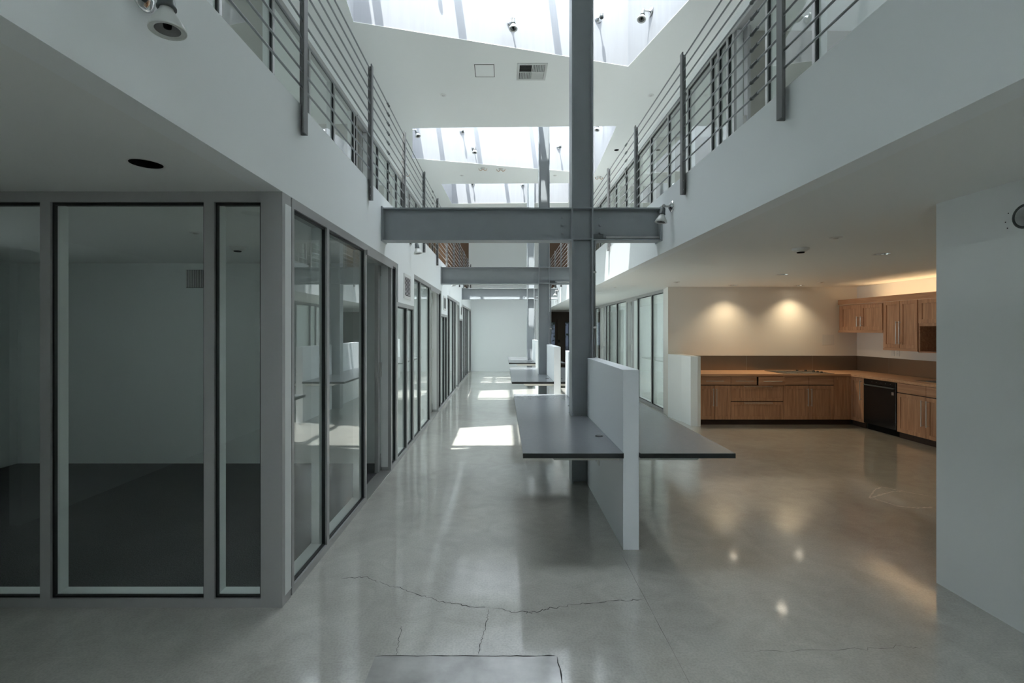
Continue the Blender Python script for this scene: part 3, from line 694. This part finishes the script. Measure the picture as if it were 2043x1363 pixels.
# ------------------------------------------------------------------ kitchen
KF, KW, KX, KR = 8.05, 8.79, 5.88, 6.52      # back run face, back wall, right run face, right wall
ZTOP = .862
def shaker(face, a0, a1, z0, z1, parent, name='door', run='back', fr=.055, out=0.0, flat=False, pm='wood'):
    """door or drawer front, frame with recessed panel. back run faces -Y; right run faces -X"""
    th = .02
    if run == 'back': B = lambda m, a, b, c, d, e, f: m.box(a, b, face - out - d, face - out - c, e, f)
    else: B = lambda m, a, b, c, d, e, f: m.box(face - out - d, face - out - c, a, b, e, f)
    m = MB(); g = .0028
    a0 += g; a1 -= g; z0 += g; z1 -= g
    if flat: B(m, a0, a1, 0, th, z0, z1)
    else:
        B(m, a0, a0 + fr, 0, th, z0, z1); B(m, a1 - fr, a1, 0, th, z0, z1)
        B(m, a0 + fr, a1 - fr, 0, th, z0, z0 + fr); B(m, a0 + fr, a1 - fr, 0, th, z1 - fr, z1)
    d = m.build(name, M['woodh'] if (flat and run == 'back') else (M['woody'] if flat else M[pm]), parent, .0015)
    if not flat:
        m = MB(); B(m, a0 + fr, a1 - fr, 0, th - .012, z0 + fr, z1 - fr); m.build('door_panel' if name == 'door' else 'drawer_panel', M[pm], d)
    return d
def handle(face, a, z0, z1, parent, run='back', horiz=False, b=None, out=.02):
    m = MB(); o = .034 + out; r = .0055
    P = (lambda a_, d, z: (a_, face - d, z)) if run == 'back' else (lambda a_, d, z: (face - d, a_, z))
    if horiz:
        m.cyl(P(a, o, z0), P(b, o, z0), r, n=8)
        for q in (a + .02, b - .02): m.cyl(P(q, out, z0), P(q, o, z0), r * .8, n=6)
    else:
        m.cyl(P(a, o, z0), P(a, o, z1), r, n=8)
        for q in (z0 + .02, z1 - .02): m.cyl(P(a, out, q), P(a, o, q), r * .8, n=6)
    return m.build('handle', M['satin'], parent)
GB = 'oak base cabinets of the kitchen'
def carcass(t, x0, x1, y0, y1, z0, z1, toe=None):
    bx(x0, x1, y0, y1, z0, z1).build('body', M['wooddark'], t)  # body coloured dark so the gaps between fronts look shaded
    if toe: bx(*toe).build('toe_kick', M['wooddark'], t)
ZU = ZTOP - .04
def back_unit(x0, x1, lab):
    t = thing('base_cabinet', lab, 'cabinet', (x0, KF, 0), GB)
    carcass(t, x0 + .001, x1 - .001, KF, KW - .03, .087, ZU - .001, (x0, x1, KF + .02, KF + .035, 0, .087))
    return t
t = back_unit(3.285, 3.83, 'oak base cabinet beside white pier, one drawer over two doors')
d = shaker(KF, 3.285, 3.83, .676, .818, t, 'drawer', flat=True); handle(KF, 3.40, .745, 0, d, horiz=True, b=3.70)
for a, b, hx in ((3.285, 3.557, 3.525), (3.557, 3.83, 3.58)):
    d = shaker(KF, a, b, .09, .668, t); handle(KF, hx, .32, .62, d)
t = back_unit(3.83, 4.72, 'oak drawer cabinet with a small drawer slightly open')
d = shaker(KF, 3.83, 4.27, .676, .818, t, 'drawer', flat=True); handle(KF, 3.90, .745, 0, d, horiz=True, b=4.20)
d = shaker(KF, 4.275, 4.72, .672, .815, t, 'drawer', flat=True, out=.05); handle(KF, 4.34, .745, 0, d, horiz=True, b=4.65, out=.07)
bx(4.285, 4.71, KF - .05, KF, .69, .80).build('drawer_box', M['wooddark'], d)
for a, b, hz in ((.403, .668, .652), (.09, .394, .378)):
    d = shaker(KF, 3.83, 4.72, a, b, t, 'drawer', fr=.05, pm='wood'); handle(KF, 4.04, hz, 0, d, horiz=True, b=4.52)
t = back_unit(4.72, 5.57, 'oak base cabinet under the cooktop with two tall doors')
for a, b, hx in ((4.72, 5.145, 5.115), (5.145, 5.57, 5.175)):
    shaker(KF, a, b, .676, .818, t, 'drawer', flat=True); d = shaker(KF, a, b, .09, .668, t); handle(KF, hx, .32, .62, d)
t = back_unit(5.57, KX, 'narrow oak corner panel cabinet between cooktop and corner')
shaker(KF, 5.57, KX - .021, .09, .818, t, 'door_front', fr=.05)
# right run
def right_unit(y0, y1, lab, toe=True, low=0):
    t = thing('base_cabinet', lab, 'cabinet', (KX, y0, 0), GB)
    carcass(t, KX, KR - .01, y0 + .001, y1 - .001, .087, ZU - .001 - low, (KX + .02, KX + .035, y0, y1, 0, .087) if toe else None)
    return t
t = right_unit(7.75, KF - .003, 'narrow oak door cabinet in the corner beside the dishwasher')
d = shaker(KX, 7.75, 8.045, .09, .818, t, run='right'); handle(KX, 7.79, .45, .78, d, run='right')
t = right_unit(5.9, 7.098, 'oak sink cabinet with two doors right of the dishwasher', low=.14)
for a, b, hy in ((6.61, 7.095, 6.65), (6.12, 6.61, 6.57)):
    shaker(KX, a, b, .676, .818, t, 'drawer', run='right', flat=True)
    d = shaker(KX, a, b, .09, .668, t, run='right'); handle(KX, hy, .25, .62, d, run='right')
# dishwasher
t = thing('dishwasher', 'black dishwasher between oak cabinets under the counter', 'dishwasher', (KX, 7.1, 0))
bx(KX, KR - .02, 7.104, 7.744, .10, ZU - .002).build('body', M['black'], t)
d = bx(KX - .028, KX, 7.108, 7.740, .105, .735).build('door', M['black'], t, .004)
bx(KX - .028, KX, 7.108, 7.740, .742, .815).build('control_panel', M['black'], t, .004)
bx(KX - .052, KX - .028, 7.13, 7.72, .712, .730).build('door_handle', M['dark'], t, .004)
bx(KX - .0295, KX - .028, 7.145, 7.185, .62, .665).build('badge', M['satin'], d)
for i in range(5): bx(KX - .0295, KX - .028, 7.2 + .09 * i, 7.215 + .09 * i, .775, .785).build('button', M['dark'], t)
bx(KX + .04, KX + .06, 7.104, 7.744, 0, .10).build('toe_kick', M['blackmatt'], t)
# countertop, cooktop, sink
t = thing('countertop', 'oak butcher-block countertop running round the kitchen corner', 'countertop', (KX, KF, ZU))
sink = rect(6.03, 6.40, 6.35, 6.95)
MB().plate([(3.277, KF - .045), (KX - .045, KF - .045), (KX - .045, 5.9), (KR, 5.9), (KR, KW), (3.277, KW)], [sink], ZU, ZTOP).build('slab', M['block'], t, .002)
t = thing('sink', 'stainless steel kitchen sink set in the countertop', 'sink', (6.2, 6.65, ZTOP))
MB().plate(rect(6.01, 6.42, 6.33, 6.97), [rect(6.045, 6.385, 6.365, 6.935)], ZTOP, ZTOP + .003).build('rim', M['chrome'], t)
mb = MB(); 
for q in ((6.032, 6.042, 6.352, 6.948), (6.388, 6.398, 6.352, 6.948), (6.042, 6.388, 6.352, 6.362), (6.042, 6.388, 6.938, 6.948)): mb.box(*q, ZU - .12, ZTOP - .001)
mb.box(6.04, 6.39, 6.36, 6.94, ZU - .13, ZU - .12); mb.build('basin', M['satin'], t)
t = thing('cooktop', 'flat stainless cooktop with black knobs set in countertop', 'cooktop', (5.1, 8.4, ZTOP))
MB().prism(rect(4.74, 5.60, 8.06, 8.66), ZTOP, ZTOP + .006).build('plate', M['hob'], t, .002)
for (x, y) in ((4.95, 8.2), (4.95, 8.5), (5.22, 8.2), (5.22, 8.5)):
    MB().lathe([(0, .085), (.002, .085), (.002, 0)], (x, y, ZTOP + .006), (0, 0, 1), 24).build('burner', M['dark'], t)
for (x, y) in ((5.44, 8.58), (5.50, 8.45), (5.50, 8.34), (5.50, 8.24), (5.30, 8.60)):
    MB().lathe([(0, .02), (.018, .017), (.02, 0)], (x, y, ZTOP + .006), (0, 0, 1), 14).build('knob', M['black'], t)
# backsplash
t = thing('backsplash', 'brushed metal backsplash of three sheets behind the cooktop', 'backsplash', (4.9, KW, ZTOP))
js = [3.277, 4.475, 5.69, KR]
for a, b in zip(js[:-1], js[1:]): bx(a + .002, b - .002, KW - .008, KW, ZTOP, 1.13).build('sheet', M['stainless'], t)
t2 = thing('backsplash', 'brushed metal backsplash of two sheets above the dishwasher counter', 'backsplash', (KR, 7.0, ZTOP))
js = [5.9, 8.05, KW - .008]
for a, b in zip(js[:-1], js[1:]): bx(KR - .008, KR, a + .002, b - .002, ZTOP, 1.13).build('sheet', M['stainless'], t2)
for j in (4.475, 5.69): bx(j - .002, j + .002, KW - .0095, KW, ZTOP, 1.13).build('joint_strip', M['satin'], t)
bx(KR - .0095, KR, 8.048, 8.052, ZTOP, 1.13).build('joint_strip', M['satin'], t2)
# upper cabinets
UX = 6.19; GU = 'oak wall cabinets of the kitchen'
t = thing('wall_cabinet', 'short oak wall cabinet in the corner with two small doors', 'cabinet', (UX, 7.75, 1.557), GU)
bx(UX, KR, 7.753, 8.785, 1.557, 2.04).build('body', M['wood'], t)
for a, b, hy in ((8.24, 8.73, 8.285), (7.76, 8.24, 8.195)):
    d = shaker(UX, a, b, 1.60, 2.04, t, run='right', fr=.06); handle(UX, hy, 1.66, 1.84, d, run='right')
bx(UX - .018, UX, 7.755, 8.785, 1.557, 1.598).build('light_rail', M['woody'], t)
t = thing('wall_cabinet', 'tall oak wall cabinet with two doors and long handles', 'cabinet', (UX, 7.1, 1.28), GU)
bx(UX, KR, 7.103, 7.75, 1.28, 2.04).build('body', M['wood'], t)
for a, b, hy in ((7.425, 7.745, 7.455), (7.105, 7.425, 7.395)):
    d = shaker(UX, a, b, 1.32, 2.06, t, run='right', fr=.055); handle(UX, hy, 1.38, 1.74, d, run='right')
bx(UX - .018, UX, 7.105, 7.748, 1.28, 1.318).build('light_rail', M['woody'], t)
t = thing('wall_cabinet', 'oak wall cabinet with an open niche beneath its door', 'cabinet', (UX, 6.2, 1.27), GU)
bx(UX, KR, 6.1, 7.098, 1.66, 2.04).build('body', M['wood'], t)
bx(UX, KR, 6.1, 7.098, 1.27, 1.285).build('shelf', M['woody'], t)
for y in (6.1, 7.08): bx(UX, KR, y, y + .018, 1.285, 1.66).build('side_panel', M['woody'], t)
bx(KR - .012, KR, 6.1, 7.098, 1.285, 1.66).build('back_panel', M['wooddark'], t)
shaker(UX, 6.45, 7.09, 1.70, 2.06, t, run='right', fr=.06)
t = thing('cornice_board', 'plain oak board running along the top of wall cabinets', 'cornice', (UX, 6.1, 2.04))
MB().box(UX - .024, UX - .003, 6.1, 8.785, 2.064, 2.154).build('board', M['woody'], t)
bx(UX - .003, KR, 6.1, 8.785, 2.042, 2.055).build('top_panel', M['woody'], t)
t = thing('under_cabinet_puck', 'small black puck lamp beneath the tall wall cabinet', 'lamp', (6.35, 7.2, 1.28))
MB().lathe([(0, .035), (.018, .03), (.02, 0)], (6.33, 7.22, 1.28), (0, 0, -1), 18).build('housing', M['black'], t)
t = thing('cove_lamp', 'warm strip lamp hidden on top of the wall cabinets', 'lamp', (6.4, 7.0, 2.06))
bx(6.31, 6.36, 6.1, 8.2, 2.056, 2.08).build('strip', M['plastic'], t)
cd = bpy.data.lights.new('cove_glow', 'AREA'); cd.shape = 'RECTANGLE'; cd.size = .05; cd.size_y = 2.2; cd.energy = 3.4; cd.color = (1, .68, .36)
co = bpy.data.objects.new('cove_glow', cd); COL.objects.link(co); co.parent = t; co.location = (-.06, .15, .03); co.rotation_euler = (math.pi, 0, 0)
def plate(name, lab, cat, x0, x1, y0, y1, z0, z1, grp=None):
    t = thing(name, lab, cat, ((x0 + x1) / 2, (y0 + y1) / 2, z0), grp)
    bx(x0, x1, y0, y1, z0, z1).build('cover_plate', M['plastic'], t, .002); return t
t = plate('light_switch', 'white light switch plate on the wall under short cabinet', 'switch', KR - .006, KR, 7.94, 8.01, 1.17, 1.29)
bx(KR - .010, KR - .006, 7.96, 7.99, 1.20, 1.26).build('rocker', M['plastic'], t)
t = plate('power_outlet', 'white power outlet plate beside the light switch', 'outlet', KR - .006, KR, 7.84, 7.91, 1.17, 1.29)
for z in (1.20, 1.245): bx(KR - .009, KR - .006, 7.86, 7.89, z, z + .022).build('receptacle', M['grille'], t)
plate('blank_plate', 'faint square blank plate on kitchen back wall', 'wall plate', 5.88, 6.10, KW - .004, KW, 1.33, 1.52)
bpy.context.view_layer.update()

# ------------------------------------------------------------------ lobby end: glazed openings, outside ground and tree
for (a, b, z0, z1) in ((2.0, 2.28, .9, 1.97), (2.70, 3.02, .5, 1.97)):
    WN[0] += 1
    r = sroot('window_%d' % WN[0], (a, Y1, z0))
    MB().plate(rect(a, b, z0, z1), [rect(a + .025, b - .025, z0 + .03, z1 - .03)], Y1 + .01, Y1 + .06, xz).build('window_frame', M['dark'], r)
    bx(a + .02, b - .02, Y1 + .03, Y1 + .034, z0 + .02, z1 - .02).build('pane', M['tinted'], r)
    bx((a + b) / 2 - .01, (a + b) / 2 + .01, Y1 + .01, Y1 + .06, z0, z1).build('glazing_bar', M['dark'], r) if b > 2.5 else None
t = thing('exit_door', 'dark brown door in the lobby end wall', 'door', (2.35, Y1, 0))
bx(2.36, 2.62, Y1 - .04, Y1, 0, 2.05).build('leaf', M['brown'], t)
bx(2.325, 2.36, Y1 - .06, Y1, 0, 2.1).build('door_frame', M['wooddark'], t)
bx(2.40, 2.46, Y1 - .046, Y1 - .04, 1.05, 1.17).build('keypad', M['black'], t)
struct('floor_outside', bx(-6, 12, Y1 + .3, Y1 + 30, -.25, -.1), M['asphalt'])
tr = thing('tree', 'green tree outside, seen through the lobby window', 'tree', (2.6, 27, -.1))
MB().cyl((2.6, 27, -.1), (2.6, 27, 1.8), .12, .07).build('trunk', M['wood'], tr)
mb = MB()
for i in range(700):
    p = Vector((2.6, 27, 2.6)) + Vector((random.gauss(0, .6), random.gauss(0, .6), random.gauss(0, .6)))
    a = Vector((random.uniform(-1, 1), random.uniform(-1, 1), random.uniform(-1, 1))) * .12; b = Vector((random.uniform(-1, 1), random.uniform(-1, 1), random.uniform(-1, 1))) * .12
    mb.add([p, p + a, p + a + b, p + b], [(0, 1, 2, 3)])
mb.build('foliage', M['leaf'], tr)
# warm lamps on the upper landing past the end wall
for x in (-3.2, 4.2):
    t = thing('landing_light', 'warm ceiling lamp on the upper landing at the ' + ('office side' if x < 0 else 'kitchen side'), 'ceiling light', (x, 19.8, ZC), 'upper landing lamps')
    MB().lathe([(0, .12), (.03, .12), (.05, .08), (.055, 0)], (x, 19.8, ZC), (0, 0, -1), 20).build('dome', M['lit'], t)
    d = bpy.data.lights.new('landing_glow', 'POINT'); d.energy = 22; d.color = (1, .72, .5); d.shadow_soft_size = .1
    l = bpy.data.objects.new('landing_glow', d); COL.objects.link(l); l.parent = t; l.location = (0, 0, -.25)
